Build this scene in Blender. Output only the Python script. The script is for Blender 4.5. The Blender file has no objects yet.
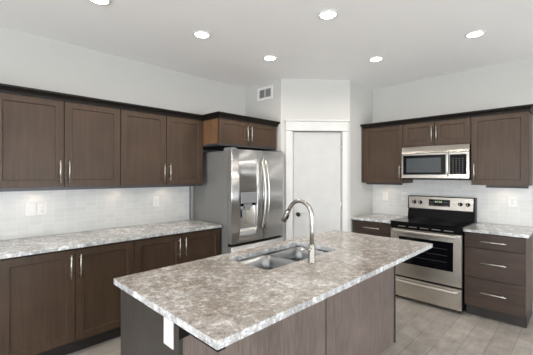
import bpy, bmesh, math
from mathutils import Vector, Matrix

S = bpy.context.scene
COL = S.collection
PI = math.pi

# ------------------------------------------------------------------ camera
F_PX, YAW, Y0 = 320.8, 0.780, 175.0
cam_d = bpy.data.cameras.new('camera')
cam = bpy.data.objects.new('camera', cam_d)
COL.objects.link(cam)
cam_d.sensor_fit = 'HORIZONTAL'
cam_d.sensor_width = 36.0
cam_d.lens = 36.0 * F_PX / 533.0
cam_d.shift_y = -(177.5 - Y0) / 533.0
cam_d.clip_start = 0.05
cam.location = (3.561, 0.0, 1.477)
cam.rotation_euler = (PI / 2, 0, YAW)
S.camera = cam

# ------------------------------------------------------------------ world + light
S.view_settings.view_transform = 'Standard'
S.view_settings.look = 'None'
S.view_settings.gamma = 1
S.view_settings.use_curve_mapping = False
S.view_settings.exposure = -0.68

W = bpy.data.worlds.new('sky'); S.world = W; W.use_nodes = True
bg = W.node_tree.nodes['Background']
bg.inputs[0].default_value = (0.80, 0.90, 1.0, 1); bg.inputs[1].default_value = 1.0

def area(name, loc, rot, sx, sy, power, color=(1, 1, 1)):
    l = bpy.data.lights.new(name, 'AREA'); l.shape = 'RECTANGLE'
    l.size = sx; l.size_y = sy; l.energy = power; l.color = color
    o = bpy.data.objects.new(name, l); COL.objects.link(o)
    o.location = loc; o.rotation_euler = rot
    return o
# daylight at two added, unseen windows: right wall and behind the camera
area('daylight_patio', (8.93, 1.0, 1.25), (0, PI / 2, 0), 2.3, 4.4, 150, (0.91, 0.96, 1.0))
area('added_ceiling_fill_right', (8.85, 1.0, 0.75), (0, math.radians(132), 0), 1.3, 4.4, 400, (0.94, 0.965, 1.0))  # added fill, tilted up to brighten the ceiling
area('added_ceiling_fill_rear', (2.6, -5.35, 1.1), (math.radians(128), 0, 0), 3.4, 0.9, 500, (0.94, 0.965, 1.0))  # second added fill, aimed upward from the rear at the ceiling
area('daylight_rear', (2.6, -5.43, 1.5), (PI / 2, 0, 0), 3.4, 1.5, 50, (0.91, 0.96, 1.0))

CEIL = 2.753
D = 4.493

# ------------------------------------------------------------------ material helpers
def new_mat(name):
    m = bpy.data.materials.new(name); m.use_nodes = True
    nt = m.node_tree; b = nt.nodes['Principled BSDF']
    return m, nt, b
def setb(b, color=None, rough=None, metal=None, spec=None, coat=None, coatr=None):
    if color is not None: b.inputs['Base Color'].default_value = (*color, 1)
    if rough is not None: b.inputs['Roughness'].default_value = rough
    if metal is not None: b.inputs['Metallic'].default_value = metal
    if spec is not None: b.inputs['Specular IOR Level'].default_value = spec
    if coat is not None: b.inputs['Coat Weight'].default_value = coat
    if coatr is not None: b.inputs['Coat Roughness'].default_value = coatr
def coords(nt, scale=(1, 1, 1), world=False, rot=(0, 0, 0)):
    mp = nt.nodes.new('ShaderNodeMapping'); mp.inputs['Scale'].default_value = scale
    mp.inputs['Rotation'].default_value = rot
    if world:
        g = nt.nodes.new('ShaderNodeNewGeometry'); nt.links.new(g.outputs['Position'], mp.inputs['Vector'])
    else:
        t = nt.nodes.new('ShaderNodeTexCoord'); nt.links.new(t.outputs['Object'], mp.inputs['Vector'])
    return mp.outputs[0]
def noise(nt, vec, scale, detail=4, rough=0.55, dist=0.0):
    n = nt.nodes.new('ShaderNodeTexNoise'); n.inputs['Scale'].default_value = scale
    n.inputs['Detail'].default_value = detail; n.inputs['Roughness'].default_value = rough
    n.inputs['Distortion'].default_value = dist
    nt.links.new(vec, n.inputs['Vector']); return n
def ramp(nt, fac, stops):
    r = nt.nodes.new('ShaderNodeValToRGB'); e = r.color_ramp.elements
    e[0].position = stops[0][0]; e[0].color = (*stops[0][1], 1)
    e[1].position = stops[-1][0]; e[1].color = (*stops[-1][1], 1)
    for p, c in stops[1:-1]:
        k = e.new(p); k.color = (*c, 1)
    nt.links.new(fac, r.inputs['Fac']); return r
def mixc(nt, fac, a, b, mode='MIX'):
    m = nt.nodes.new('ShaderNodeMix'); m.data_type = 'RGBA'; m.blend_type = mode
    def put(sock, v):
        if hasattr(v, 'links') or hasattr(v, 'is_linked'): nt.links.new(v, sock)
        elif isinstance(v, (int, float)): sock.default_value = v
        else: sock.default_value = (*v, 1)
    put(m.inputs[0], fac); put(m.inputs[6], a); put(m.inputs[7], b)
    return m.outputs[2]
def bump(nt, b, height, strength, dist=0.002):
    bp = nt.nodes.new('ShaderNodeBump'); bp.inputs['Strength'].default_value = strength
    bp.inputs['Distance'].default_value = dist
    nt.links.new(height, bp.inputs['Height']); nt.links.new(bp.outputs[0], b.inputs['Normal'])

def plain(name, color, rough=0.5, metal=0.0, **k):
    m, nt, b = new_mat(name)
    setb(b, rough=rough, metal=metal, **k)
    n = noise(nt, coords(nt), 6, 3)
    c0 = tuple(x * 0.96 for x in color); c1 = tuple(min(1, x * 1.04) for x in color)
    r = ramp(nt, n.outputs[0], [(0.3, c0), (0.7, c1)])
    nt.links.new(r.outputs[0], b.inputs['Base Color'])
    return m
def wood(name, dark, mid, light, grain='z', rough=0.46, fine=1.0, coat=0.06):
    m, nt, b = new_mat(name); setb(b, rough=rough, coat=coat, coatr=0.25, spec=0.28)
    sc = {'z': (26, 26, 1.6), 'x': (1.6, 26, 26)}[grain]
    n1 = noise(nt, coords(nt, sc), 1.6 * fine, 6, 0.6, 0.4)
    n2 = noise(nt, coords(nt), 3.2, 3, 0.5)
    r1 = ramp(nt, n1.outputs[0], [(0.25, dark), (0.5, mid), (0.78, light)])
    r2 = ramp(nt, n2.outputs[0], [(0.25, (0.78, 0.78, 0.78)), (0.75, (1.15, 1.12, 1.1))])
    nt.links.new(mixc(nt, 1.0, r1.outputs[0], r2.outputs[0], 'MULTIPLY'), b.inputs['Base Color'])
    bump(nt, b, n1.outputs[0], 0.12, 0.0006)
    return m
def steel(name, color=(0.60, 0.59, 0.575), rough=0.27, axis='x', metal=1.0, aniso=0.0):
    m, nt, b = new_mat(name); setb(b, color=color, metal=metal)
    sc = {'x': (1, 160, 160), 'z': (160, 160, 1)}[axis]
    n = noise(nt, coords(nt, sc), 2.0, 3)
    mr = nt.nodes.new('ShaderNodeMapRange'); mr.inputs[3].default_value = rough - 0.02; mr.inputs[4].default_value = rough + 0.03
    nt.links.new(n.outputs[0], mr.inputs[0]); nt.links.new(mr.outputs[0], b.inputs['Roughness'])
    if aniso:
        nt.links.remove(b.inputs['Roughness'].links[0]); b.inputs['Roughness'].default_value = rough
        b.inputs['Anisotropic'].default_value = aniso; b.inputs['Anisotropic Rotation'].default_value = 0.0
        tg = nt.nodes.new('ShaderNodeTangent'); tg.direction_type = 'RADIAL'; tg.axis = 'Z'
        nt.links.new(tg.outputs[0], b.inputs['Tangent'])
    return m

M = {}
M['wood'] = wood('espresso_stained_maple', (0.043, 0.025, 0.0150), (0.057, 0.035, 0.021), (0.074, 0.047, 0.030))
M['wood_h'] = wood('espresso_stained_maple_horizontal', (0.032, 0.0195, 0.014), (0.045, 0.029, 0.0215), (0.062, 0.042, 0.033), 'x')
M['carcass'] = wood('dark_carcass', (0.018, 0.013, 0.011), (0.026, 0.019, 0.016), (0.035, 0.027, 0.022), 'z', 0.5)
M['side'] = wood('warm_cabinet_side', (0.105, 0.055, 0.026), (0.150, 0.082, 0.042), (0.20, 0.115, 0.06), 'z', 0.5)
M['crown'] = plain('black_brown_crown', (0.007, 0.005, 0.004), 0.5, spec=0.2)
M['rail'] = plain('dark_slate_light_rail', (0.035, 0.035, 0.042), 0.4)
M['toe'] = plain('black_toe_kick', (0.018, 0.015, 0.014), 0.5)
M['island'] = wood('grey_brown_woodgrain_laminate', (0.115, 0.090, 0.080), (0.165, 0.135, 0.120), (0.225, 0.190, 0.172), 'z', 0.5, 2.2, 0.1)
M['endp'] = wood('shaded_laminate_end_panel', (0.036, 0.031, 0.027), (0.046, 0.041, 0.036), (0.060, 0.054, 0.048), 'z', 0.5, 1.6)  # island laminate on its shaded end, the shade darkened into the colour
M['faucet'] = steel('satin_faucet_nickel', (0.44, 0.425, 0.40), 0.24, 'z')
M['nickel'] = steel('brushed_nickel', (0.60, 0.585, 0.55), 0.32, 'z')
M['steel'] = steel('brushed_steel', (0.66, 0.62, 0.565), 0.27, 'x', aniso=0.85)
M['steel_mw'] = steel('brushed_microwave_steel', (0.40, 0.375, 0.34), 0.22, 'x', aniso=0.5)
M['steelv'] = steel('brushed_fridge_steel', (0.60, 0.60, 0.60), 0.30, 'x', aniso=0.8)
M['sinksteel'] = steel('satin_sink_steel', (0.34, 0.35, 0.36), 0.28, 'x')
M['fridge_side'] = plain('grey_painted_steel', (0.165, 0.163, 0.155), 0.42)
M['blackgl'] = plain('black_glass', (0.003, 0.003, 0.004), 0.08, spec=0.22)
M['black'] = plain('black_enamel', (0.003, 0.003, 0.0035), 0.3, spec=0.1)
M['mwglass'] = plain('smoked_window', (0.045, 0.052, 0.056), 0.16)
M['white'] = plain('white_plastic', (0.74, 0.74, 0.725), 0.35)
M['trimw'] = plain('white_trim_paint', (0.60, 0.60, 0.585), 0.4)
M['doorw'] = plain('white_door_paint', (0.49, 0.49, 0.477), 0.45)
M['edge'] = plain('slate_grey_strip', (0.16, 0.18, 0.20), 0.4)
M['grey'] = plain('grey_plastic', (0.22, 0.225, 0.23), 0.35)
M['darkmetal'] = plain('oil_rubbed_bronze', (0.030, 0.028, 0.028), 0.3, 0.8)

def paint(name, color, rough=0.85, bs=0.15):
    m, nt, b = new_mat(name); setb(b, rough=rough)
    n = noise(nt, coords(nt, world=True), 2.2, 3)
    r = ramp(nt, n.outputs[0], [(0.3, tuple(x * 0.985 for x in color)), (0.7, color)])
    nt.links.new(r.outputs[0], b.inputs['Base Color'])
    n2 = noise(nt, coords(nt, world=True), 180, 2)
    bump(nt, b, n2.outputs[0], bs, 0.0008)
    return m
M['wall'] = paint('light_grey_wall_paint', (0.53, 0.527, 0.503))
M['ceil'] = paint('white_ceiling_paint', (0.90, 0.90, 0.895), 0.9, 0.25)

def granite(name, k, sat):
    m, nt, b = new_mat(name); setb(b, rough=0.12, spec=0.5)
    v = coords(nt, world=True)
    warp = noise(nt, v, 9, 4, 0.6)
    add = nt.nodes.new('ShaderNodeVectorMath'); add.operation = 'MULTIPLY_ADD'
    nt.links.new(warp.outputs['Color'], add.inputs[0]); add.inputs[1].default_value = (0.07, 0.07, 0.07)
    nt.links.new(v, add.inputs[2])
    big = noise(nt, v, 3.8, 4, 0.55, 0.4)                # broad taupe and grey-white drifts
    r0 = ramp(nt, big.outputs[0], [(p_, tuple(k * (sat * v_ + (1 - sat) * sum(c_) / 3) for v_ in c_)) for p_, c_ in ((0.32, (0.355, 0.310, 0.270)), (0.50, (0.44, 0.395, 0.352)), (0.66, (0.53, 0.50, 0.475)))])
    med = noise(nt, add.outputs[0], 27, 10, 0.72, 0.1)   # pale crystalline patches with ragged rims
    r1 = ramp(nt, med.outputs[0], [(0.35, (0.56, 0.545, 0.535)), (0.45, (0.86, 0.85, 0.84)), (0.53, (0.98, 0.98, 0.98)), (0.57, (1.30, 1.33, 1.36)), (0.65, (1.65, 1.72, 1.78))])
    c = mixc(nt, 0.95, r0.outputs[0], r1.outputs[0], 'MULTIPLY')
    fl = noise(nt, v, 85, 4, 0.7)                         # fine dark and light flecks
    r3 = ramp(nt, fl.outputs[0], [(0.36, (0.50, 0.49, 0.48)), (0.46, (1, 1, 1)), (0.56, (1.03, 1.03, 1.03)), (0.66, (1.4, 1.42, 1.44))])
    c = mixc(nt, 0.8, c, r3.outputs[0], 'MULTIPLY')
    nt.links.new(c, b.inputs['Base Color'])
    return m
M['granite'] = granite('taupe_white_granite', 0.86, 0.9)
M['granite_light'] = granite('pale_grey_granite', 1.18, 0.2)
M['granite_edge'] = granite('pale_granite_edge', 1.22, -0.15)  # paler, bluer granite for the vertical faces of the slabs

def backsplash(name, axis):
    # stacked glossy strip tiles: grid of pale joints
    m, nt, b = new_mat(name); setb(b, rough=0.24, spec=0.28)
    v = coords(nt, world=True, rot=(PI / 2, 0, 0) if axis == 'x' else (0, 0, 0))
    sep = nt.nodes.new('ShaderNodeSeparateXYZ'); g = nt.nodes.new('ShaderNodeNewGeometry')
    nt.links.new(g.outputs['Position'], sep.inputs[0])
    cmb = nt.nodes.new('ShaderNodeCombineXYZ')
    nt.links.new(sep.outputs['X' if axis == 'x' else 'Y'], cmb.inputs[0]); nt.links.new(sep.outputs['Z'], cmb.inputs[1])
    br = nt.nodes.new('ShaderNodeTexBrick'); br.offset = 0.0; br.squash = 1.0
    br.inputs['Scale'].default_value = 1.0
    br.inputs['Brick Width'].default_value = 0.0925; br.inputs['Row Height'].default_value = 0.0465
    br.inputs['Mortar Size'].default_value = 0.0016; br.inputs['Mortar Smooth'].default_value = 0.3
    br.inputs['Color1'].default_value = (0.59, 0.595, 0.58, 1); br.inputs['Color2'].default_value = (0.645, 0.65, 0.635, 1)
    br.inputs['Mortar'].default_value = (0.72, 0.72, 0.71, 1)
    nt.links.new(cmb.outputs[0], br.inputs['Vector'])
    nt.links.new(br.outputs['Color'], b.inputs['Base Color'])
    inv = nt.nodes.new('ShaderNodeMath'); inv.operation = 'SUBTRACT'; inv.inputs[0].default_value = 1
    nt.links.new(br.outputs['Fac'], inv.inputs[1]); bump(nt, b, inv.outputs[0], 0.35, 0.001)
    return m
M['tile_l'] = backsplash('pale_stacked_tile_left', 'y')
M['tile_b'] = backsplash('pale_stacked_tile_back', 'x')

def planks():
    m, nt, b = new_mat('greige_plank_floor'); setb(b, spec=0.45)
    g = nt.nodes.new('ShaderNodeNewGeometry'); sep = nt.nodes.new('ShaderNodeSeparateXYZ')
    nt.links.new(g.outputs['Position'], sep.inputs[0])
    cmb = nt.nodes.new('ShaderNodeCombineXYZ')
    nt.links.new(sep.outputs['Y'], cmb.inputs[0]); nt.links.new(sep.outputs['X'], cmb.inputs[1])
    br = nt.nodes.new('ShaderNodeTexBrick'); br.offset = 0.37; br.offset_frequency = 2
    br.inputs['Scale'].default_value = 1.0; br.inputs['Brick Width'].default_value = 1.22
    br.inputs['Row Height'].default_value = 0.165; br.inputs['Mortar Size'].default_value = 0.0022
    br.inputs['Mortar Smooth'].default_value = 0.2; br.inputs['Bias'].default_value = 0.0
    br.inputs['Color1'].default_value = (0.325, 0.300, 0.270, 1); br.inputs['Color2'].default_value = (0.405, 0.378, 0.345, 1)
    br.inputs['Mortar'].default_value = (0.20, 0.18, 0.16, 1)
    nt.links.new(cmb.outputs[0], br.inputs['Vector'])
    n = noise(nt, coords(nt, (14, 1.5, 1), world=True), 2.5, 8, 0.65, 0.6)
    r = ramp(nt, n.outputs[0], [(0.28, (0.80, 0.79, 0.78)), (0.5, (1, 1, 1)), (0.72, (1.16, 1.15, 1.13))])
    n3 = noise(nt, coords(nt, world=True), 7, 6, 0.6, 0.5)
    r3 = ramp(nt, n3.outputs[0], [(0.3, (0.80, 0.79, 0.78)), (0.7, (1.15, 1.15, 1.15))])
    c = mixc(nt, 1.0, br.outputs['Color'], r.outputs[0], 'MULTIPLY')
    nt.links.new(mixc(nt, 1.0, c, r3.outputs[0], 'MULTIPLY'), b.inputs['Base Color'])
    mr = nt.nodes.new('ShaderNodeMapRange'); mr.inputs[3].default_value = 0.26; mr.inputs[4].default_value = 0.44
    nt.links.new(n.outputs[0], mr.inputs[0]); nt.links.new(mr.outputs[0], b.inputs['Roughness'])
    bump(nt, b, n.outputs[0], 0.1, 0.001)
    return m
M['floor'] = planks()

def emit(name, color, strength):
    m, nt, b = new_mat(name)
    setb(b, color=color); b.inputs['Emission Color'].default_value = (*color, 1)
    b.inputs['Emission Strength'].default_value = strength
    return m
M['lamp'] = emit('pot_light_lens', (1.0, 0.95, 0.87), 24.0)
M['puck'] = emit('puck_light_lens', (1.0, 0.86, 0.68), 5.0)
M['lcd'] = emit('clock_digits', (0.45, 0.55, 0.35), 0.12)

# ------------------------------------------------------------------ mesh helpers
def box(bm, x0, x1, y0, y1, z0, z1, bev=0.0, seg=2):
    x0, x1 = sorted((x0, x1)); y0, y1 = sorted((y0, y1)); z0, z1 = sorted((z0, z1))
    vs = [bm.verts.new(p) for p in ((x0, y0, z0), (x1, y0, z0), (x1, y1, z0), (x0, y1, z0), (x0, y0, z1), (x1, y0, z1), (x1, y1, z1), (x0, y1, z1))]
    fs = [bm.faces.new([vs[i] for i in f]) for f in ((0, 3, 2, 1), (4, 5, 6, 7), (0, 1, 5, 4), (1, 2, 6, 5), (2, 3, 7, 6), (3, 0, 4, 7))]
    if bev > 0:
        es = list({e for f in fs for e in f.edges})
        bmesh.ops.bevel(bm, geom=es, offset=bev, segments=seg, affect='EDGES', profile=0.5)
    return bm
def B(*a, **k):
    return box(bmesh.new(), *a, **k)
def prism(bm, pts, axis, a0, a1):
    """pts: polygon in the plane normal to axis ('x': (y,z); 'y': (x,z); 'z': (x,y))"""
    def P(p, a):
        return {'x': (a, p[0], p[1]), 'y': (p[0], a, p[1]), 'z': (p[0], p[1], a)}[axis]
    v0 = [bm.verts.new(P(p, a0)) for p in pts]; v1 = [bm.verts.new(P(p, a1)) for p in pts]
    fs = [bm.faces.new(v0), bm.faces.new(v1)]
    n = len(pts)
    for i in range(n):
        fs.append(bm.faces.new([v0[i], v0[(i + 1) % n], v1[(i + 1) % n], v1[i]]))
    bmesh.ops.recalc_face_normals(bm, faces=fs)
    return bm
def tube(bm, pts, rad, n=12, cap=True):
    pts = [Vector(p) for p in pts]
    rads = rad if isinstance(rad, (list, tuple)) else [rad] * len(pts)
    rings = []; prev = None
    for i, p in enumerate(pts):
        t = (pts[min(i + 1, len(pts) - 1)] - pts[max(i - 1, 0)]).normalized()
        if prev is None:
            up = Vector((0, 0, 1)) if abs(t.z) < 0.9 else Vector((1, 0, 0))
            a = t.cross(up).normalized()
        else:
            a = (prev - t * prev.dot(t)).normalized()
        prev = a; b = t.cross(a)
        rings.append([bm.verts.new(p + (a * math.cos(2 * PI * k / n) + b * math.sin(2 * PI * k / n)) * rads[i]) for k in range(n)])
    fs = []
    for r0, r1 in zip(rings, rings[1:]):
        for k in range(n):
            f = bm.faces.new([r0[k], r0[(k + 1) % n], r1[(k + 1) % n], r1[k]]); f.smooth = True; fs.append(f)
    if cap:
        fs += [bm.faces.new(rings[0]), bm.faces.new(rings[-1])]
    bmesh.ops.recalc_face_normals(bm, faces=fs)
    return bm
def lathe(bm, prof, c, axis='z', n=32, close=True):
    """prof: list of (r, h) ; revolve about axis through c"""
    c = Vector(c); rings = []
    for r, h in prof:
        ring = []
        for k in range(n):
            a = 2 * PI * k / n; u, v = r * math.cos(a), r * math.sin(a)
            ring.append(bm.verts.new(c + Vector({'z': (u, v, h), 'y': (u, h, v), 'x': (h, u, v)}[axis])))
        rings.append(ring)
    fs = []
    for r0, r1 in zip(rings, rings[1:]):
        for k in range(n):
            f = bm.faces.new([r0[k], r0[(k + 1) % n], r1[(k + 1) % n], r1[k]]); f.smooth = True; fs.append(f)
    if close:
        if prof[0][0] > 1e-6: fs.append(bm.faces.new(rings[0]))
        if prof[-1][0] > 1e-6: fs.append(bm.faces.new(rings[-1]))
    bmesh.ops.recalc_face_normals(bm, faces=fs)
    return bm
def obj(name, bm, m, parent=None, loc=(0, 0, 0), rotz=0, label=None, smooth=False):
    me = bpy.data.meshes.new(name)
    if smooth:
        for f in bm.faces: f.smooth = True
    bm.to_mesh(me); bm.free()
    me.materials.append(m)
    o = bpy.data.objects.new(name, me); COL.objects.link(o)
    o.location = loc; o.rotation_euler = (0, 0, rotz)
    if parent: o.parent = parent
    if label: o['label'] = label
    return o
def tag(o, label, cat, group=None):
    o['label'] = label; o['category'] = cat
    if group: o['group'] = group
    return o
def thing(name, label, cat, loc=(0, 0, 0), rotz=0, group=None):
    o = bpy.data.objects.new(name, None); COL.objects.link(o); o.empty_display_size = 0.05
    o.location = loc; o.rotation_euler = (0, 0, rotz)
    return tag(o, label, cat, group)
def struct(name, bm, m, **k):
    o = obj(name, bm, m, **k)
    if not o.parent: o['kind'] = 'structure'
    return o
def dup(root, loc, rotz, label):
    r = root.copy(); COL.objects.link(r); r.location = loc; r.rotation_euler = (0, 0, rotz); r['label'] = label
    for ch in list(root.children):
        c = ch.copy(); COL.objects.link(c); c.parent = r
        for g in list(ch.children):
            d = g.copy(); COL.objects.link(d); d.parent = c
    return r

# ------------------------------------------------------------------ room shell
XR, YB = 9.0, -5.5
T = 0.12
VY = 3.156                       # face of the vent wall
AX, AY = 0.710, VY               # diagonal wall start
BX, BY = 1.334, 3.845            # diagonal wall end
struct('floor', B(-T, XR + T, YB - T, D + T, -0.1, 0), M['floor'])
struct('ceiling', B(-T, XR + T, YB - T, D + T, CEIL, CEIL + 0.1), M['ceil'])
struct('wall_left', B(-T, 0, YB - T, D + T, 0, CEIL), M['wall'])
struct('wall_back', B(0, XR + T, D, D + T, 0, CEIL), M['wall'])
struct('wall_vent', B(0, AX, VY, VY + 0.10, 0, CEIL), M['wall'])
struct('wall_return', B(BX - 0.10, BX, BY, D, 0, CEIL), M['wall'])
DL = math.hypot(BX - AX, BY - AY); DA = math.atan2(BY - AY, BX - AX)
# diagonal pantry wall in its own frame: local x along the wall, local -y into the kitchen; with a door opening
d0, d1, dz = 0.152, 0.820, 2.068
bm = bmesh.new()
box(bm, 0, d0, 0, 0.10, 0, CEIL); box(bm, d1, DL, 0, 0.10, 0, CEIL); box(bm, d0, d1, 0, 0.10, dz, CEIL)
struct('wall_pantry', bm, M['wall'], loc=(AX, AY, 0), rotz=DA)
# right and rear walls, each with an added window to supply daylight
bm = bmesh.new()
box(bm, XR, XR + T, YB, -1.2, 0, CEIL); box(bm, XR, XR + T, 3.2, D, 0, CEIL)
box(bm, XR, XR + T, -1.2, 3.2, 2.4, CEIL); box(bm, XR, XR + T, -1.2, 3.2, 0, 0.08)
struct('wall_right', bm, M['wall'])
bm = bmesh.new()
box(bm, 0, 0.9, YB - T, YB, 0, CEIL); box(bm, 4.3, XR, YB - T, YB, 0, CEIL)
box(bm, 0.9, 4.3, YB - T, YB, 2.25, CEIL); box(bm, 0.9, 4.3, YB - T, YB, 0, 0.75)
struct('wall_rear', bm, M['wall'])
def pane_mat():
    m, nt, b = new_mat('window_glass'); setb(b, color=(1, 1, 1), rough=0.02); b.inputs['Transmission Weight'].default_value = 1; b.inputs['IOR'].default_value = 1.1
    return m
M['glass'] = pane_mat()
bm = bmesh.new()
for y in (-1.2, 0.24, 1.70, 3.14): box(bm, XR + 0.03, XR + 0.09, y, y + 0.06, 0.08, 2.4)
for z in (0.08, 2.34): box(bm, XR + 0.03, XR + 0.09, -1.14, 3.14, z, z + 0.06)
w1 = struct('unseen_window_1', bm, M['trimw']); struct('window_pane', B(XR + 0.055, XR + 0.065, -1.14, 3.14, 0.14, 2.34), M['glass'], parent=w1)
bm = bmesh.new()
for x in (0.9, 2.57, 4.24): box(bm, x, x + 0.06, YB - 0.09, YB - 0.03, 0.75, 2.25)
for z in (0.75, 2.19): box(bm, 0.96, 4.24, YB - 0.09, YB - 0.03, z, z + 0.06)
w2 = struct('unseen_window_2', bm, M['trimw']); struct('window_pane', B(0.96, 4.24, YB - 0.065, YB - 0.055, 0.81, 2.19), M['glass'], parent=w2)

# baseboards
struct('baseboard_back', B(3.20, XR, D - 0.015, D, 0, 0.14, bev=0.003), M['trimw'])
struct('baseboard_return', B(BX, BX + 0.015, BY + 0.02, 3.84, 0, 0.14), M['trimw'])
bm = bmesh.new(); box(bm, 0.005, 0.055, -0.015, 0, 0, 0.14)
struct('baseboard_pantry', bm, M['trimw'], loc=(AX, AY, 0), rotz=DA)

# door casing (trim_1) and pantry door (door_1)
bm = bmesh.new()
box(bm, 0.059, d0, -0.020, 0.0, 0, dz - 0.008, bev=0.003)
box(bm, d1, 0.894, -0.020, 0.0, 0, dz - 0.008, bev=0.003)
box(bm, 0.050, 0.903, -0.030, 0.0, dz - 0.006, dz + 0.012, bev=0.003)
box(bm, 0.059, 0.894, -0.022, 0.0, dz + 0.012, dz + 0.120, bev=0.002)
box(bm, 0.042, 0.911, -0.036, 0.0, dz + 0.120, dz + 0.142, bev=0.004)
for a, b_ in ((d0, d0 + 0.008), (d1 - 0.008, d1)): box(bm, a, b_, 0.0, 0.10, 0, dz)
box(bm, d0, d1, 0.0, 0.10, dz - 0.008, dz)
struct('trim_1', bm, M['trimw'], loc=(AX, AY, 0), rotz=DA)
door = bpy.data.objects.new('door_1', None); COL.objects.link(door); door['kind'] = 'structure'
door.location = (AX, AY, 0); door.rotation_euler = (0, 0, DA)
obj('door_slab', B(d0 + 0.012, d1 - 0.014, 0.012, 0.047, 0.012, dz - 0.018, bev=0.002), M['doorw'], door)
for z in (1.845, 1.08, 0.25):
    bm = tube(bmesh.new(), [(d1 - 0.012, -0.002, z - 0.045), (d1 - 0.012, -0.002, z + 0.045)], 0.0065, 10)
    box(bm, d1 - 0.022, d1 - 0.009, -0.002, 0.010, z - 0.045, z + 0.045)
    obj('hinge', bm, M['nickel'], door)
bm = lathe(bmesh.new(), [(0.026, 0.012), (0.026, 0.004), (0.011, 0.0), (0.011, -0.026), (0.022, -0.034), (0.027, -0.046), (0.024, -0.058), (0.010, -0.064), (0.0, -0.064)], (0.225, 0, 0.955), 'y', 24)
obj('door_knob', bm, M['darkmetal'], door)

# ------------------------------------------------------------------ backsplash tiles
struct('backsplash_left', B(0, 0.008, -0.7, 2.200, 0.914, 1.372), M['tile_l'])
struct('slate_strip', B(0, 0.012, 2.200, 2.225, 0.914, 1.372), M['edge'])  # thin slate-coloured strip on the wall where the tiles end
struct('backsplash_back', B(BX, 3.165, D - 0.008, D, 0.914, 1.50), M['tile_b'])

# ------------------------------------------------------------------ cabinets
def shaker(x0, x1, z0, z1, yf, t=0.020, st=0.060, rec=0.008):
    """5-piece door, front face at y = yf (facing -y), back at yf + t"""
    bm = bmesh.new()
    def ring(a, y):
        return [bm.verts.new(p) for p in ((x0 + a, y, z0 + a), (x1 - a, y, z0 + a), (x1 - a, y, z1 - a), (x0 + a, y, z1 - a))]
    rs = [ring(0, yf + t), ring(0, yf + 0.0015), ring(0.0015, yf), ring(st, yf), ring(st + 0.004, yf + rec)]
    fs = [bm.faces.new(rs[0]), bm.faces.new(rs[-1])]
    for a, b_ in zip(rs, rs[1:]):
        for k in range(4): fs.append(bm.faces.new([a[k], a[(k + 1) % 4], b_[(k + 1) % 4], b_[k]]))
    bmesh.ops.recalc_face_normals(bm, faces=fs)
    return bm
def bar_handle(cx, cz, length, yf, vertical=True):
    bm = bmesh.new(); r = 0.0052; off = 0.032; h = length / 2
    if vertical:
        tube(bm, [(cx, yf - off, cz - h), (cx, yf - off, cz + h)], r, 12)
        for s in (-1, 1): tube(bm, [(cx, yf + 0.0005, cz + s * h * 0.72), (cx, yf - off, cz + s * h * 0.72)], 0.005, 10)
    else:
        tube(bm, [(cx - h, yf - off, cz), (cx + h, yf - off, cz)], r, 12)
        for s in (-1, 1): tube(bm, [(cx + s * h * 0.72, yf + 0.0005, cz), (cx + s * h * 0.72, yf - off, cz)], 0.005, 10)
    return bm
GAP = 0.0032
def door_part(parent, x0, x1, z0, z1, yf, hx, hz, mat='wood', hl=0.19):
    d = obj('door', shaker(x0 + GAP, x1 - GAP, z0, z1, yf), M[mat], parent)
    obj('handle', bar_handle(hx, hz, hl, yf), M['nickel'], d)
    return d
def upper_cab(name, label, loc, rotz, w, z0, z1, depth, seams, handles, body='wood', group=None):
    t = thing(name, label, 'cabinet', loc, rotz, group)
    box_d = depth - 0.022
    bm = B(0.0006, w - 0.0006, -box_d, -0.001, z0 + 0.004, z1)
    obj('body', bm, M[body], t)
    obj('face_frame', B(0.0004, w - 0.0004, -box_d - 0.0008, -box_d + 0.003, z0 + 0.006, z1 - 0.002), M['carcass'], t)
    edges = [0] + seams + [w]
    for (a, b_), (hx, hz) in zip(zip(edges, edges[1:]), handles):
        door_part(t, a, b_, z0 + 0.002, z1 - 0.004, -depth, hx, hz)
    return t
def base_cab(name, label, loc, rotz, w, depth, seams, handles, ztoe=0.115, top=0.882):
    t = thing(name, label, 'cabinet', loc, rotz)
    bd = depth - 0.022
    obj('body', B(0.0006, w - 0.0006, -bd, -0.001, ztoe, top), M['wood'], t)
    obj('face_frame', B(0.0004, w - 0.0004, -bd - 0.0008, -bd + 0.003, ztoe + 0.006, top - 0.001), M['carcass'], t)
    obj('toe_kick', B(0.0006, w - 0.0006, -0.54, -0.06, 0.0, ztoe), M['toe'], t)
    edges = [0] + seams + [w]
    for (a, b_), (hx, hz) in zip(zip(edges, edges[1:]), handles):
        door_part(t, a, b_, ztoe + 0.008, top - 0.012, -depth, hx, hz)
    return t
R90 = PI / 2
ZU, ZT = 1.372, 2.130
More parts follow.
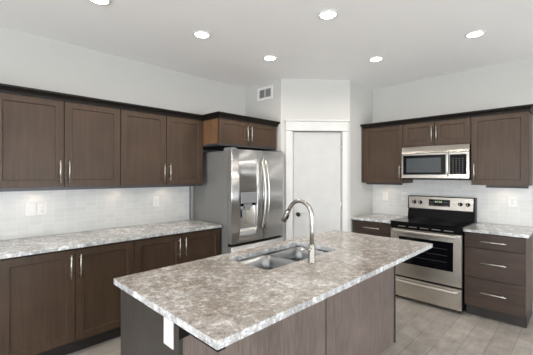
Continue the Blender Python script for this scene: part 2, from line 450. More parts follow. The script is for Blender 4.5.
# base cabinets on the left wall (front faces +x)
YA = [-0.690, 0.278, 1.244, 2.222]
base_labels = ['dark brown base cabinet of the left wall, out past the left picture edge',
               'dark stained two-door base cabinet nearest the viewer on the left wall',
               'dark stained two-door base cabinet beside the refrigerator']
for i in (0, 1, 2):
    w = YA[i + 1] - YA[i]
    s = {0: w / 2, 1: 0.761 - YA[1], 2: 1.733 - YA[2]}[i]
    base_cab('base_cabinet', base_labels[i], (0, YA[i], 0), R90, w, 0.620, [s], [(s - 0.034, 0.738), (s + 0.034, 0.738)])
YU = [-0.690, 0.266, 1.224, 2.174]
up_labels = ['dark brown wall cabinet of the left wall, out past the left picture edge',
             'dark stained two-door wall cabinet nearest the viewer, high on the left wall',
             'dark stained two-door wall cabinet on the left wall next to the over-fridge cabinet']
for i in (0, 1, 2):
    w = YU[i + 1] - YU[i]
    s = {0: w / 2, 1: 0.746 - YU[1], 2: 1.708 - YU[2]}[i]
    t = upper_cab('wall_cabinet', up_labels[i], (0, YU[i], 0), R90, w, ZU, ZT, 0.350, [s], [(s - 0.034, 1.507), (s + 0.034, 1.507)])
    obj('light_rail', B(0.001, w - 0.001, -0.335, -0.315, ZU - 0.026, ZU + 0.004), M['rail'], t)
# over-fridge cabinet
FX = 0.660
t = upper_cab('wall_cabinet', 'short two-door cabinet over the refrigerator with warm brown side', (0, 2.180, 0), R90, 0.940, 1.832, ZT, FX,
              [0.441], [(0.409, 1.975), (0.473, 1.975)], body='side')
obj('bottom_panel', B(0.001, 0.939, -FX + 0.004, -0.002, 1.812, 1.835), M['rail'], t)
for ch in t.children:
    if ch.name.startswith('door'):
        pass
# right wall cabinets (front faces -y)
RX = [1.379, 1.915, 2.666, 3.168]
t = upper_cab('wall_cabinet', 'dark stained single-door wall cabinet left of the microwave', (RX[0], D, 0), 0, RX[1] - RX[0], ZU - 0.004, ZT, 0.350, [], [(RX[1] - RX[0] - 0.034, 1.507)])
obj('light_rail', B(0.02, RX[1] - RX[0] - 0.02, -0.325, -0.305, ZU - 0.024, ZU), M['toe'], t)
obj('filler_strip', B(-0.043, 0, -0.345, -0.325, ZU, ZT - 0.004), M['wood'], t)
s = 2.290 - RX[1]
upper_cab('wall_cabinet', 'short two-door wall cabinet above the microwave', (RX[1], D, 0), 0, RX[2] - RX[1], 1.829, ZT, 0.350, [s], [(s - 0.026, 1.970), (s + 0.026, 1.970)])
t = upper_cab('wall_cabinet', 'dark stained single-door wall cabinet right of the microwave', (RX[2], D, 0), 0, RX[3] - RX[2], ZU - 0.008, ZT, 0.350, [], [(0.034, 1.507)])
obj('light_rail', B(0.14, RX[3] - RX[2] - 0.004, -0.345, -0.325, ZU - 0.032, ZU - 0.002), M['toe'], t)

# crown mouldings
def sweep(path, prof):
    """path: plan points (x,y); prof: (outward, z); outward = right-hand normal of travel"""
    bm = bmesh.new(); n = len(path); rings = []
    P = [Vector((*p, 0)) for p in path]
    for i in range(n):
        ds = []
        if i > 0: ds.append((P[i] - P[i - 1]).normalized())
        if i < n - 1: ds.append((P[i + 1] - P[i]).normalized())
        ns = [Vector((d.y, -d.x, 0)) for d in ds]
        m = (sum(ns, Vector())).normalized(); m = m / m.dot(ns[0])
        rings.append([bm.verts.new((P[i].x + m.x * o, P[i].y + m.y * o, z)) for o, z in prof])
    k = len(prof); fs = []
    for r0, r1 in zip(rings, rings[1:]):
        for j in range(k): fs.append(bm.faces.new([r0[j], r0[(j + 1) % k], r1[(j + 1) % k], r1[j]]))
    fs += [bm.faces.new(rings[0]), bm.faces.new(rings[-1])]
    bmesh.ops.recalc_face_normals(bm, faces=fs)
    return bm
cp = [(-0.030, ZT - 0.006 + 0.008), (0.003, ZT - 0.006 + 0.008), (0.003, ZT - 0.012), (0.010, ZT - 0.012), (0.012, ZT + 0.004), (0.022, ZT + 0.022), (0.036, ZT + 0.034), (0.039, ZT + 0.050), (-0.030, ZT + 0.050)]
# travel so that the right-hand side is the room
tag(obj('crown_moulding', sweep([(0.350, YU[0]), (0.350, 2.180), (FX, 2.180), (FX, 3.122), (0.02, 3.122)], [(o, z) for o, z in cp]), M['crown']),
    'black-brown crown moulding stepping out over the fridge cabinet on the left wall', 'moulding')
bm = sweep([(1.379, D - 0.02), (1.379, D - 0.350), (RX[3], D - 0.350), (RX[3], D - 0.02)], cp)
tag(obj('crown_moulding', bm, M['crown']), 'black-brown crown moulding topping the cabinets around the microwave', 'moulding')

# drawer base cabinets on the back wall
def drawer_front(parent, x0, x1, z0, z1, yf, hl):
    d = obj('drawer', B(x0 + GAP, x1 - GAP, yf, yf + 0.020, z0, z1, bev=0.0015), M['wood_h'], parent)
    cz = (z0 + z1) / 2
    obj('handle', bar_handle((x0 + x1) / 2, cz + (0.012 if z1 - z0 > 0.2 else 0), hl, yf, False), M['nickel'], d)
def drawer_cab(label, x0, x1, zs, left_filler=0):
    t = thing('drawer_cabinet', label, 'cabinet', (x0, D, 0), 0); w = x1 - x0
    obj('body', B(0.0006, w - 0.0006, -0.598, -0.010, 0.115, 0.882), M['wood'], t)
    obj('face_frame', B(0.0004, w - 0.0004, -0.5988, -0.595, 0.12, 0.881), M['carcass'], t)
    obj('toe_kick', B(0.0006, w - 0.0006, -0.54, -0.06, 0.0, 0.115), M['toe'], t)
    for z0, z1 in zip(zs, zs[1:]): drawer_front(t, left_filler, w, z0 + 0.002, z1 - 0.002, -0.620, 0.215)
    return t
drawer_cab('dark base cabinet left of the range, mostly hidden by the island', 1.376, 1.883, [0.120, 0.420, 0.725, 0.876])
drawer_cab('dark three-drawer base cabinet right of the range', 2.664, 3.170, [0.120, 0.418, 0.727, 0.876])

# ------------------------------------------------------------------ countertops
def slab(x0, x1, y0, y1, z0=0.884, z1=0.914):
    return B(x0, x1, y0, y1, z0, z1, bev=0.004, seg=2)
tag(obj('countertop', slab(0.009, 0.648, -0.70, 2.228), M['granite_light']), 'pale granite countertop running along the left wall', 'countertop')
tag(obj('countertop', slab(BX + 0.002, 1.884, D - 0.648, D - 0.009), M['granite_light']), 'short granite countertop left of the range', 'countertop')
tag(obj('countertop', slab(2.659, 3.196, D - 0.648, D - 0.009), M['granite_light']), 'pale granite countertop over the three drawers right of the range', 'countertop')

def pale_edge(o):
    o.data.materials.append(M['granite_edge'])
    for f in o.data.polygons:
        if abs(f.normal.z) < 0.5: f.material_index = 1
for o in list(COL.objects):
    if o.name.startswith('countertop'): pale_edge(o)

# ------------------------------------------------------------------ island
IX0, IX1, IY0, IY1 = 1.741, 2.681, 0.654, 2.831
SX0, SX1, SY0, SY1 = 1.850, 2.235, 1.350, 2.112
def rrect(x0, x1, y0, y1, r, n=6):
    pts = []
    for cx, cy, a0 in ((x1 - r, y0 + r, -PI / 2), (x1 - r, y1 - r, 0), (x0 + r, y1 - r, PI / 2), (x0 + r, y0 + r, PI)):
        for k in range(n + 1):
            a = a0 + PI / 2 * k / n; pts.append((cx + r * math.cos(a), cy + r * math.sin(a)))
    return pts
def slab_with_hole(outer, hole, z0, z1):
    bm = bmesh.new(); es = []
    for loop in (outer, hole):
        vs = [bm.verts.new((x, y, z1)) for x, y in loop]
        es += [bm.edges.new((vs[i], vs[(i + 1) % len(vs)])) for i in range(len(vs))]
    r = bmesh.ops.triangle_fill(bm, edges=es, use_beauty=True, use_dissolve=False)
    top = [g for g in r['geom'] if isinstance(g, bmesh.types.BMFace)]
    ex = bmesh.ops.extrude_face_region(bm, geom=top)
    for v in [g for g in ex['geom'] if isinstance(g, bmesh.types.BMVert)]: v.co.z = z0
    bmesh.ops.recalc_face_normals(bm, faces=bm.faces)
    return bm
bm = slab_with_hole(rrect(IX0, IX1, IY0, IY1, 0.006, 3), rrect(SX0, SX1, SY0, SY1, 0.03), 0.884, 0.914)
pale_edge(tag(obj('countertop', bm, M['granite']), 'large taupe and white granite slab topping the island', 'countertop'))

isl = thing('island_cabinet', 'grey-brown woodgrain island base under the granite slab', 'kitchen island', (2.07, 1.75, 0), 0)
ox, oy = 2.07, 1.75
BX0, BX1, BY0, BY1 = 1.770, 2.372, 0.682, 2.817
seam_y = 1.751
# open-topped carcass so the sink hangs inside it
bm = bmesh.new()
box(bm, BX0 - ox + 0.02, BX0 + 0.04 - ox, BY0 + 0.022 - oy, BY1 - 0.022 - oy, 0.10, 0.883)
box(bm, BX1 - 0.045 - ox, BX1 - 0.019 - ox, BY0 + 0.022 - oy, BY1 - 0.022 - oy, 0.0, 0.883)
box(bm, BX0 + 0.04 - ox, BX1 - 0.045 - ox, BY0 + 0.022 - oy, BY1 - 0.022 - oy, 0.10, 0.12)
obj('carcass', bm, M['carcass'], isl)
obj('end_panel', B(BX0 - ox, BX1 + 0.008 - ox, BY0 - oy, BY0 + 0.020 - oy, 0, 0.8835, bev=0.001), M['endp'], isl, label='laminate end panel with the outlet, shade painted in')
obj('end_panel', B(BX0 - ox, BX1 + 0.008 - ox, BY1 - 0.020 - oy, BY1 - oy, 0, 0.8835, bev=0.001), M['endp'], isl)
obj('back_panel', B(BX1 - 0.018 - ox, BX1 - ox, BY0 + 0.022 - oy, seam_y - 0.005 - oy, 0, 0.8835), M['island'], isl)
obj('back_panel', B(BX1 - 0.018 - ox, BX1 - ox, seam_y + 0.005 - oy, BY1 - 0.022 - oy, 0, 0.8835), M['island'], isl)
obj('toe_kick', B(BX0 + 0.07 - ox, BX0 + 0.09 - ox, BY0 + 0.022 - oy, BY1 - 0.022 - oy, 0, 0.10), M['toe'], isl)
n_d = 4; ys = [BY0 + 0.022 + (BY1 - BY0 - 0.044) * k / n_d for k in range(n_d + 1)]
for a, b_ in zip(ys, ys[1:]):      # doors on the working side (facing -x)
    dd = obj('door', B(BX0 - ox, BX0 + 0.019 - ox, a + GAP - oy, b_ - GAP - oy, 0.11, 0.874, bev=0.001), M['wood'], isl)
    hy = b_ - 0.04 - oy
    bm = tube(bmesh.new(), [(BX0 - 0.032 - ox, hy, 0.65), (BX0 - 0.032 - ox, hy, 0.83)], 0.006, 10)
    for z in (0.68, 0.80): tube(bm, [(BX0 + 0.0005 - ox, hy, z), (BX0 - 0.032 - ox, hy, z)], 0.005, 8)
    obj('handle', bm, M['nickel'], dd)
bm = bmesh.new()
box(bm, BX1 + 0.0085 - ox, 2.668 - ox, 0.664 - oy, 0.700 - oy, 0.868, 0.8835, bev=0.001)
prism(bm, [(BX1 + 0.0085 - ox, 0.872), (2.50 - ox, 0.872), (BX1 + 0.0085 - ox, 0.80)], 'y', 0.684 - oy, 0.690 - oy)
obj('support_bracket', bm, M['black'], isl)

# sink
sk = thing('kitchen_sink', 'double bowl stainless undermount sink in the island top', 'sink', (2.04, 1.73, 0.884), 0)
def bowl(x0, x1, y0, y1, ztop, depth, r=0.05):
    bm = bmesh.new(); rings = []
    for (g, z, rr) in ((-0.0, 0, r), (0.004, -depth * 0.5, r), (0.010, -depth + 0.03, r), (0.020, -depth + 0.010, r), (0.04, -depth, r)):
        rings.append([bm.verts.new((x, y, ztop + z)) for x, y in rrect(x0 + g, x1 - g, y0 + g, y1 - g, rr)])
    for r0, r1 in zip(rings, rings[1:]):
        for k in range(len(r0)):
            f = bm.faces.new([r0[k], r0[(k + 1) % len(r0)], r1[(k + 1) % len(r0)], r1[k]]); f.smooth = True
    bm.faces.new(rings[-1])
    # outer skin
    outr = [[bm.verts.new((x, y, z)) for x, y in rrect(x0 - 0.002, x1 + 0.002, y0 - 0.002, y1 + 0.002, r)] for z in (ztop, ztop - depth - 0.004)]
    for k in range(len(outr[0])):
        n = len(outr[0])
        bm.faces.new([outr[0][k], outr[0][(k + 1) % n], outr[1][(k + 1) % n], outr[1][k]])
        bm.faces.new([outr[0][k], outr[0][(k + 1) % n], rings[0][(k + 1) % n], rings[0][k]])
    bm.faces.new(outr[1])
    bmesh.ops.recalc_face_normals(bm, faces=bm.faces)
    return bm
sx, sy = 2.04, 1.73
ym = 1.735
for a, b_ in ((SY0 - 0.003, ym - 0.010), (ym + 0.010, SY1 + 0.003)):
    bw = obj('bowl', bowl(SX0 - 0.003 - sx, SX1 + 0.003 - sx, a - sy, b_ - sy, -0.012, 0.20), M['sinksteel'], sk)
    cy = (a + b_) / 2 - sy
    obj('drain', lathe(bmesh.new(), [(0.045, -0.2115), (0.045, -0.2085), (0.034, -0.2085), (0.030, -0.2105)], (0, cy, 0), 'z', 24), M['nickel'], bw)
bm = bmesh.new()
bmf = slab_with_hole(rrect(SX0 - 0.018 - sx, SX1 + 0.018 - sx, SY0 - 0.018 - sy, SY1 + 0.018 - sy, 0.04), rrect(SX0 - 0.004 - sx, SX1 + 0.004 - sx, SY0 - 0.004 - sy, SY1 + 0.004 - sy, 0.045), -0.0125, -0.0005)
obj('rim', bmf, M['sinksteel'], sk)
obj('divider', B(SX0 - 0.002 - sx, SX1 + 0.002 - sx, ym - 0.009 - sy, ym + 0.009 - sy, -0.035, -0.010, bev=0.003), M['sinksteel'], sk)

# faucet
fx, fy = 2.315, 1.675
fc = thing('faucet', 'tall brushed nickel gooseneck pull-down faucet behind the sink', 'faucet', (fx, fy, 0.9142), 0)
obj('base', lathe(bmesh.new(), [(0.0, 0), (0.027, 0), (0.027, 0.006), (0.0225, 0.010), (0.0225, 0.108), (0.019, 0.114), (0.014, 0.116), (0.0, 0.116)], (0, 0, 0), 'z', 32, False), M['faucet'], fc)
R = 0.098; zc = 0.292
pts = [(0, 0, 0.114), (0, 0, 0.2)] + [(-R + R * math.cos(a), 0, zc + R * math.sin(a)) for a in [PI * k / 20 for k in range(0, 18)]]
last = Vector(pts[-1]); dirv = (Vector(pts[-1]) - Vector(pts[-2])).normalized()
pts.append(tuple(last + dirv * 0.02))
obj('spout', tube(bmesh.new(), pts, 0.0135, 20), M['faucet'], fc)
p0 = last + dirv * 0.018
hd = obj('spray_head', tube(bmesh.new(), [p0, p0 + dirv * 0.004, p0 + dirv * 0.05, p0 + dirv * 0.088, p0 + dirv * 0.092], [0.015, 0.0165, 0.0175, 0.0205, 0.017], 20), M['faucet'], fc)
obj('button', tube(bmesh.new(), [p0 + dirv * 0.03 + Vector((0.012, 0, -0.006)), p0 + dirv * 0.065 + Vector((0.016, 0, -0.006))], 0.0085, 12), M['black'], hd)
bm = tube(bmesh.new(), [(0, -0.018, 0.088), (0, -0.040, 0.090)], [0.013, 0.012], 16)
tube(bm, [(0, -0.036, 0.090), (0, -0.075, 0.094), (0, -0.118, 0.101)], [0.0062, 0.0055, 0.0062], 12)
obj('lever', bm, M['faucet'], fc)

# ------------------------------------------------------------------ refrigerator
F0, F1 = 2.250, 3.130
fr = thing('refrigerator', 'stainless french-door refrigerator with water dispenser and grey sides', 'refrigerator', (0.03, F0, 0), R90)
w = F1 - F0
# local: x 0..w (world +y), -y = front. front of the doors at y=-0.77 (world x 0.80)
YF = -0.772
obj('body', B(0.004, w - 0.004, -0.685, 0, 0.03, 1.752, bev=0.004), M['fridge_side'], fr)
for x in (0.05, w - 0.05):
    for y in (-0.62, -0.06): obj('foot', lathe(bmesh.new(), [(0.02, 0), (0.02, 0.031)], (x, y, 0), 'z', 12), M['black'], fr)
obj('base_grille', B(0.02, w - 0.02, -0.69, -0.66, 0.03, 0.075), M['black'], fr)
obj('gasket', B(0.012, w - 0.012, -0.700, -0.680, 0.085, 1.758), M['black'], fr)
def fdoor(x0, x1, z0, z1, bulge=0.010, rl=0.02, rr=0.02):
    """slightly bowed stainless door with rounded vertical edges"""
    pts = [(x0, -0.700)]
    n = 8; yb = YF
    def yc(x):
        u = (x / w - 0.5) * 2; return yb + bulge * u * u
    for k in range(n + 1):
        a = PI / 2 * k / n; pts.append((x0 + rl - rl * math.cos(a), yc(x0 + rl) + rl - rl * math.sin(a)))
    for k in range(1, 10):
        x = x0 + rl + (x1 - rr - x0 - rl) * k / 10; pts.append((x, yc(x)))
    for k in range(n + 1):
        a = PI / 2 * (1 - k / n); pts.append((x1 - rr + rr * math.cos(a), yc(x1 - rr) + rr - rr * math.sin(a)))
    pts.append((x1, -0.700))
    bm = prism(bmesh.new(), pts, 'z', z0, z1)
    for f in bm.faces:
        if abs(f.normal.z) < 0.5: f.smooth = True
    return bm
def side_mat(o):
    o.data.materials.append(M['fridge_side'])
    for f in o.data.polygons:
        if abs(f.normal.x) > 0.95: f.material_index = 1; f.use_smooth = False
    return o
mid = 2.731 - F0
DX0, DX1, DZ0, DZ1 = 0.122, 0.378, 0.868, 1.285
# left door with a recess for the dispenser: built in four columns/rows around the opening
bm = fdoor(0.0, mid - 0.003, 0.705, 1.768, rl=0.008, rr=0.010)
ld = side_mat(obj('door', bm, M['steelv'], fr, label='left door with the dispenser'))
cut = B(DX0, DX1, -0.80, -0.725, DZ0, DZ1, bev=0.008)
co = obj('cutter', cut, M['grey'])
md = ld.modifiers.new('recess', 'BOOLEAN'); md.operation = 'DIFFERENCE'; md.object = co; md.solver = 'EXACT'
bpy.context.view_layer.update()
co.matrix_world = Matrix.Translation((0.03, F0, 0)) @ Matrix.Rotation(R90, 4, 'Z')
bpy.context.view_layer.update()
dg = bpy.context.evaluated_depsgraph_get()
ne = bpy.data.meshes.new_from_object(ld.evaluated_get(dg)); ld.modifiers.clear(); ld.data = ne
bpy.data.objects.remove(co)
side_mat(obj('door', fdoor(mid + 0.003, w, 0.705, 1.768, rl=0.010, rr=0.035), M['steelv'], fr))
fz = side_mat(obj('freezer_drawer', fdoor(0.0, w, 0.085, 0.674, rl=0.008, rr=0.035), M['steelv'], fr))
bm = bmesh.new(); tube(bm, [(0.08, YF - 0.045, 0.618), (w - 0.08, YF - 0.045, 0.618)], 0.012, 14)
for x in (0.13, w - 0.13): tube(bm, [(x, YF + 0.005, 0.618), (x, YF - 0.045, 0.618)], 0.008, 10)
obj('handle', bm, M['nickel'], fz)
# dispenser
dp = obj('dispenser', B(DX0 + 0.001, DX1 - 0.001, -0.7255, -0.7235, DZ0 + 0.002, DZ1 - 0.002), M['steel'], fr)
bm = bmesh.new()
box(bm, DX0 + 0.012, DX1 - 0.008, YF - 0.004, -0.726, 1.150, 1.279, bev=0.006)
obj('control_panel', bm, M['grey'], dp)
bm = bmesh.new()
box(bm, DX0 + 0.07, DX1 - 0.07, -0.765, -0.727, 1.105, 1.150, bev=0.005)
box(bm, DX0 + 0.09, DX1 - 0.09, -0.758, -0.735, 1.07, 1.106, bev=0.003)
obj('nozzle', bm, M['grey'], dp)
bm = bmesh.new(); box(bm, DX0 + 0.001, DX0 + 0.011, -0.760, -0.726, 0.98, DZ1 - 0.012); box(bm, DX0 + 0.011, DX1 - 0.002, -0.742, -0.726, 1.118, 1.150)
obj('surround', bm, M['black'], dp)
obj('drip_tray', B(DX0 + 0.006, DX1 - 0.006, YF + 0.006, -0.726, DZ0 + 0.003, DZ0 + 0.018, bev=0.003), M['grey'], dp)
obj('paddle', B(DX0 + 0.045, DX0 + 0.105, -0.752, -0.742, 0.985, 1.085, bev=0.004), M['grey'], dp)
# curved handles
for xh in (mid - 0.030, mid + 0.030):
    pts = []
    for k in range(25):
        u = k / 24; z = 0.835 + (1.665 - 0.835) * u
        pts.append((xh, YF + 0.004 - 0.078 * math.sin(PI * u) ** 0.55, z))
    obj('handle', tube(bmesh.new(), pts, 0.0135, 14), M['nickel'], fr)
for x in (0.055, w - 0.055):
    obj('hinge_cover', B(x - 0.04, x + 0.04, -0.745, -0.60, 1.7525, 1.785, bev=0.006), M['grey'], fr)

# ------------------------------------------------------------------ range
R0, R1 = 1.888, 2.654
rg = thing('range', 'stainless freestanding electric range with black glass cooktop and backguard', 'range', (R0, D - 0.012, 0), 0)
w = R1 - R0; yf = -0.651      # door face in local y (world 3.83)
obj('body', B(0.0, w, -0.610, 0, 0.045, 0.902, bev=0.002), M['black'], rg)
for x in (0.045, w - 0.045):
    for y in (-0.57, -0.06): obj('foot', lathe(bmesh.new(), [(0.018, 0), (0.018, 0.046)], (x, y, 0), 'z', 12), M['black'], rg)
ck = obj('cooktop', B(-0.003, w + 0.003, -0.655, -0.075, 0.9155, 0.9265, bev=0.003), M['blackgl'], rg)
obj('front_rail', B(0.0, w, -0.640, -0.608, 0.845, 0.915, bev=0.003), M['black'], rg)
for k in range(5): obj('vent_slot', B(0.09 + k * 0.125, 0.18 + k * 0.125, -0.6415, -0.6395, 0.868, 0.874), M['nickel'], rg)
M['rackg'] = plain('dim_rack_wire', (0.045, 0.045, 0.045), 0.5)
M['burner'] = plain('burner_ring', (0.10, 0.10, 0.105), 0.15)
for cx, cy, r in ((0.20, -0.50, 0.115), (0.57, -0.50, 0.085), (0.20, -0.21, 0.085), (0.57, -0.21, 0.105)):
    for q in (r, r * 0.62):
        obj('burner_ring', lathe(bmesh.new(), [(q, 0.9266), (q, 0.9269), (q - 0.004, 0.9269), (q - 0.004, 0.9266)], (cx, cy, 0), 'z', 40, False), M['burner'], ck)
# oven door: stainless frame around a black window
od_z0, od_z1 = 0.288, 0.840
wx0, wx1, wz0, wz1 = 0.105, 0.682, 0.440, 0.752
bm = bmesh.new()
def framed(bm, x0, x1, z0, z1, a0, a1, c0, c1, y0, y1):
    box(bm, x0, a0, y0, y1, z0, z1); box(bm, a1, x1, y0, y1, z0, z1)
    box(bm, a0, a1, y0, y1, z0, c0); box(bm, a0, a1, y0, y1, c1, z1)
framed(bm, 0.006, w - 0.006, od_z0, od_z1, wx0, wx1, wz0, wz1, yf, -0.612)
bmesh.ops.remove_doubles(bm, verts=bm.verts, dist=1e-5)
od = obj('oven_door', bm, M['steel'], rg)
obj('window', B(wx0, wx1, yf + 0.002, -0.618, wz0, wz1), M['blackgl'], od)
for z in (0.53, 0.60, 0.67): obj('rack_wire', B(wx0 + 0.06, wx1 - 0.06, yf + 0.0012, yf + 0.0022, z, z + 0.003), M['rackg'], od)
def range_handle(z, y_off, th):
    pts = [(0.045, yf + 0.003, z), (0.05, yf - y_off * 0.6, z)] + [(0.06 + (w - 0.12) * k / 12, yf - y_off - 0.010 * math.sin(PI * k / 12), z) for k in range(13)] + [(w - 0.05, yf - y_off * 0.6, z), (w - 0.045, yf + 0.003, z)]
    return tube(bmesh.new(), pts, th, 14)
obj('handle', range_handle(0.822, 0.046, 0.0145), M['nickel'], od)
dr = obj('storage_drawer', B(0.006, w - 0.006, yf, -0.612, 0.040, 0.268, bev=0.004), M['steel'], rg)
obj('handle', range_handle(0.232, 0.030, 0.012), M['nickel'], dr)
# backguard (slightly leaning back)
bgd = obj('backguard', prism(bmesh.new(), [(-0.110, 0.9155), (-0.085, 1.030), (-0.105, 1.040), (-0.085, 1.204), (-0.002, 1.204), (-0.002, 0.9155)], 'x', 0.0, w), M['black'], rg)
def tilt(z, off):   # y on the leaning panel
    return -0.105 + 0.020 * (z - 1.040) / 0.164 - off
obj('control_panel', prism(bmesh.new(), [(tilt(1.046, 0), 1.046), (tilt(1.046, 0.004), 1.046), (tilt(1.196, 0.004), 1.196), (tilt(1.196, 0), 1.196)], 'x', 0.014, w - 0.014), M['steel_mw'], bgd)
obj('display', prism(bmesh.new(), [(tilt(1.085, 0.004), 1.085), (tilt(1.085, 0.006), 1.085), (tilt(1.168, 0.006), 1.168), (tilt(1.168, 0.004), 1.168)], 'x', 0.262, 0.505), M['blackgl'], bgd)
def dark_print(name, x0, x1, z0, z1, m): obj(name, B(x0, x1, tilt(z0, 0.0072), tilt(z0, 0.0055), z0, z1), m, bgd)
for k in range(4):
    dark_print('clock_digit', 0.335 + 0.02 * k + (0.006 if k > 1 else 0), 0.348 + 0.02 * k + (0.006 if k > 1 else 0), 1.130, 1.150, M['lcd'])
for i in range(3):
    for j in range(2):
        dark_print('button', 0.275 + 0.018 * i, 0.287 + 0.018 * i, 1.096 + 0.035 * j, 1.101 + 0.035 * j, M['fridge_side'])
        dark_print('button', 0.440 + 0.018 * i, 0.452 + 0.018 * i, 1.096 + 0.035 * j, 1.101 + 0.035 * j, M['fridge_side'])
for x in (0.084, 0.160, 0.618, 0.696):
    z = 1.122; y = tilt(z, 0.004)
    bm = lathe(bmesh.new(), [(0.0235, 0.0005), (0.0235, -0.004), (0.019, -0.008), (0.0175, -0.026), (0.014, -0.029), (0, -0.029)], (x, y, z), 'y', 24, False)
    kb = obj('knob', bm, M['black'], bgd)
    obj('pointer', B(x - 0.002, x + 0.002, y - 0.0305, y - 0.0285, z - 0.012, z + 0.014), M['white'], kb)

# ------------------------------------------------------------------ microwave
mx0, mx1 = 1.921, 2.662
mw = thing('microwave', 'stainless over-the-range microwave hung below the short cabinet', 'microwave', (mx0, D, 0), 0)
w = mx1 - mx0; yf = -0.403
obj('body', B(0.004, w - 0.004, yf + 0.035, -0.010, 1.430, 1.825), M['black'], mw)
obj('vent_band', prism(bmesh.new(), [(yf + 0.035, 1.7425), (yf, 1.7425), (yf + 0.004, 1.765), (yf + 0.018, 1.812), (yf + 0.026, 1.826), (yf + 0.035, 1.826)], 'x', 0.0, w), M['steel_mw'], mw)
bm = bmesh.new()
framed(bm, 0.0, 0.524, 1.440, 1.738, 0.018, 0.505, 1.480, 1.718, yf, yf + 0.034)
dr = obj('door', bm, M['steel_mw'], mw)
obj('door_glass', B(0.018, 0.505, yf + 0.001, yf + 0.030, 1.480, 1.718), M['blackgl'], dr)
obj('window', B(0.060, 0.455, yf - 0.0003, yf + 0.0009, 1.508, 1.682), M['mwglass'], dr)
pts = [(0.530, yf + 0.003, 1.478), (0.530, yf - 0.024, 1.490)] + [(0.530, yf - 0.032 - 0.006 * math.sin(PI * k / 8), 1.50 + 0.20 * k / 8) for k in range(9)] + [(0.530, yf - 0.024, 1.715), (0.530, yf + 0.003, 1.727)]
obj('handle', tube(bmesh.new(), pts, 0.0115, 12), M['nickel'], dr)
bm = bmesh.new(); framed(bm, 0.526, w, 1.440, 1.738, 0.548, w - 0.026, 1.486, 1.712, yf, yf + 0.034)
cpn = obj('control_frame', bm, M['steel_mw'], mw)
obj('keypad', B(0.548, w - 0.026, yf + 0.001, yf + 0.030, 1.486, 1.712), M['blackgl'], cpn)
for i in range(4):
    for j in range(7): obj('button', B(0.575 + 0.032 * i, 0.587 + 0.032 * i, yf + 0.0002, yf + 0.0012, 1.505 + 0.026 * j, 1.511 + 0.026 * j), M['fridge_side'], cpn)
obj('bottom_lip', B(0.004, w - 0.004, yf + 0.006, -0.012, 1.420, 1.4395), M['black'], mw)

# ------------------------------------------------------------------ outlets and switches
def plate(kind, label, loc, rotz, pw=0.074, group=None):
    t = thing('outlet' if kind != 'switch' else 'light_switch', label, 'outlet' if kind != 'switch' else 'switch', loc, rotz, group)
    obj('cover_plate', B(-pw / 2, pw / 2, -0.006, -0.0002, -0.058, 0.058, bev=0.002), M['white'], t)
    if kind == 'duplex':
        for z in (-0.020, 0.020):
            rc = obj('receptacle', lathe(bmesh.new(), [(0.0165, -0.005), (0.0165, -0.0072), (0.0155, -0.0078), (0, -0.0078)], (0, 0, z), 'y', 24, False), M['white'], t)
            for x in (-0.007, 0.006): obj('slot', B(x, x + 0.0018, -0.0081, -0.0077, z - 0.004, z + 0.005), M['grey'], rc)
            obj('slot', B(-0.002, 0.002, -0.0081, -0.0077, z - 0.011, z - 0.008), M['grey'], rc)
    else:
        obj('rocker', B(-0.017, 0.017, -0.0085, -0.005, -0.034, 0.034, bev=0.0015), M['white'], t)
    return t
TL = 0.008
plate('switch', 'left of the two white plates side by side on the left backsplash', (TL, 0.562, 1.168), R90, 0.078)
plate('duplex', 'right of the two white plates side by side on the left backsplash', (TL, 0.647, 1.168), R90, 0.078)
plate('duplex', 'single white outlet on the left backsplash toward the refrigerator', (TL, 1.755, 1.168), R90)
plate('switch', 'white switch plate on the back wall tiles below the cabinet left of the microwave', (1.528, D - TL, 1.175), 0)
plate('duplex', 'white outlet just left of the range backguard', (1.802, D - TL, 1.185), 0)
plate('duplex', 'white outlet on the tiles above the three-drawer counter', (2.997, D - TL, 1.175), 0, 0.086)
plate('decora', 'tall white outlet on the dark end panel of the island', (2.303, BY0, 0.805), 0, 0.080)

# ------------------------------------------------------------------ wall vent
vt = thing('air_vent', 'white return air grille high on the wall above the refrigerator', 'vent', (0.416, VY, 2.610), 0)
bm = bmesh.new(); framed(bm, -0.148, 0.148, -0.090, 0.090, -0.112, 0.112, -0.058, 0.058, -0.010, -0.0002)
obj('frame', bm, M['white'], vt)
obj('backing', B(-0.112, 0.112, -0.002, -0.0004, -0.058, 0.058), M['fridge_side'], vt)
for k in range(9):
    z = -0.052 + k * 0.013
    obj('louvre', prism(bmesh.new(), [(-0.009, z - 0.002), (-0.008, z - 0.002), (-0.004, z + 0.002), (-0.005, z + 0.002)], 'x', -0.112, 0.112), M['white'], vt)
obj('mullion', B(-0.004, 0.004, -0.010, -0.002, -0.058, 0.058), M['white'], vt)

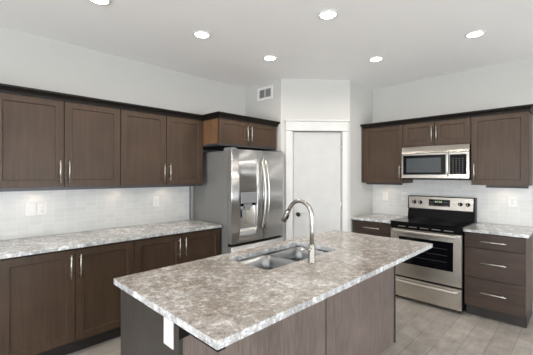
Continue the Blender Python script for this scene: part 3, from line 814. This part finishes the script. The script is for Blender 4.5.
# ------------------------------------------------------------------ ceiling pot lights
pots = [(1.060, 0.800, 'recessed ceiling light cut by the top picture edge, nearest the viewer'),
        (1.096, 1.659, 'recessed ceiling light above the left counter, third nearest the left wall'),
        (1.128, 2.514, 'recessed ceiling light in front of the refrigerator and vent'),
        (2.115, 2.157, 'recessed ceiling light over the island sink, largest in view'),
        (1.936, 3.356, 'recessed ceiling light just in front of the range and pantry corner'),
        (2.861, 3.391, 'recessed ceiling light above the floor by the three-drawer cabinet')]
pots[1] = (1.096, 1.659, 'recessed ceiling light over the left aisle, between the cut-off one and the fridge one')
pot0 = None
def pot_light(x, y, label):
    t = thing('recessed_light', label, 'ceiling light', (x, y, CEIL), 0, 'recessed ceiling lights')
    bm = lathe(bmesh.new(), [(0.082, -0.0004), (0.082, -0.004), (0.078, -0.006), (0.064, -0.007), (0.060, -0.003), (0.060, -0.0004)], (0, 0, 0), 'z', 40, False)
    obj('trim_ring', bm, M['white'], t)
    obj('lens', lathe(bmesh.new(), [(0.0, -0.0046), (0.059, -0.0046), (0.060, -0.001)], (0, 0, 0), 'z', 32, False), M['lamp'], t)
    return t
for i, (x, y, lb) in enumerate(pots):
    if pot0 is None: pot0 = pot_light(x, y, lb)
    else: dup(pot0, (x, y, CEIL), 0, lb)
def lamp_light(x, y, z, power, spot, color, size=0.05):
    l = bpy.data.lights.new('lamp_light', 'SPOT'); l.energy = power; l.color = color
    l.spot_size = spot; l.spot_blend = 0.7; l.shadow_soft_size = size
    o = bpy.data.objects.new('lamp_light', l); COL.objects.link(o); o.location = (x, y, z)
    return o
for x, y, _ in pots: lamp_light(x, y, CEIL - 0.02, 32, math.radians(172), (1.0, 0.91, 0.80))
for x, y in ((3.1, 0.9), (3.1, -0.8), (5.0, 0.9), (5.0, -1.2), (1.1, -0.8), (2.1, -2.6), (5.0, 3.0), (7.0, 1.0)):   # added pot lights out of view, needed for the room lighting
    dup(pot0, (x, y, CEIL), 0, 'added recessed ceiling light out of view'); lamp_light(x, y, CEIL - 0.02, 32, math.radians(172), (1.0, 0.91, 0.80))

# under-cabinet puck lights
pk0 = None
for (x, y, lb) in ((0.12, 0.575, 'puck light under the left wall cabinet nearest the viewer, above the two plates'),
                   (0.12, 1.28, 'puck light under the left wall cabinets, middle one'),
                   (0.12, 1.83, 'puck light under the left wall cabinet toward the refrigerator'),
                   (1.565, D - 0.12, 'puck light under the wall cabinet left of the microwave'),
                   (2.925, D - 0.12, 'puck light under the wall cabinet right of the microwave')):
    zb = 1.3755 if x < 1 else (1.3715 if x < 2 else 1.3675)
    if pk0 is None:
        pk0 = thing('puck_light', lb, 'light', (x, y, zb), 0, 'under-cabinet puck lights')
        obj('housing', lathe(bmesh.new(), [(0.033, 0), (0.033, -0.010), (0.026, -0.012), (0.026, -0.004)], (0, 0, 0), 'z', 24, False), M['nickel'], pk0)
        obj('lens', lathe(bmesh.new(), [(0.0, -0.008), (0.026, -0.008)], (0, 0, 0), 'z', 24, False), M['puck'], pk0)
    else: dup(pk0, (x, y, zb), 0, lb)
    lamp_light(x, y, zb - 0.016, 1.3, math.radians(150), (1.0, 0.82, 0.62), 0.02)
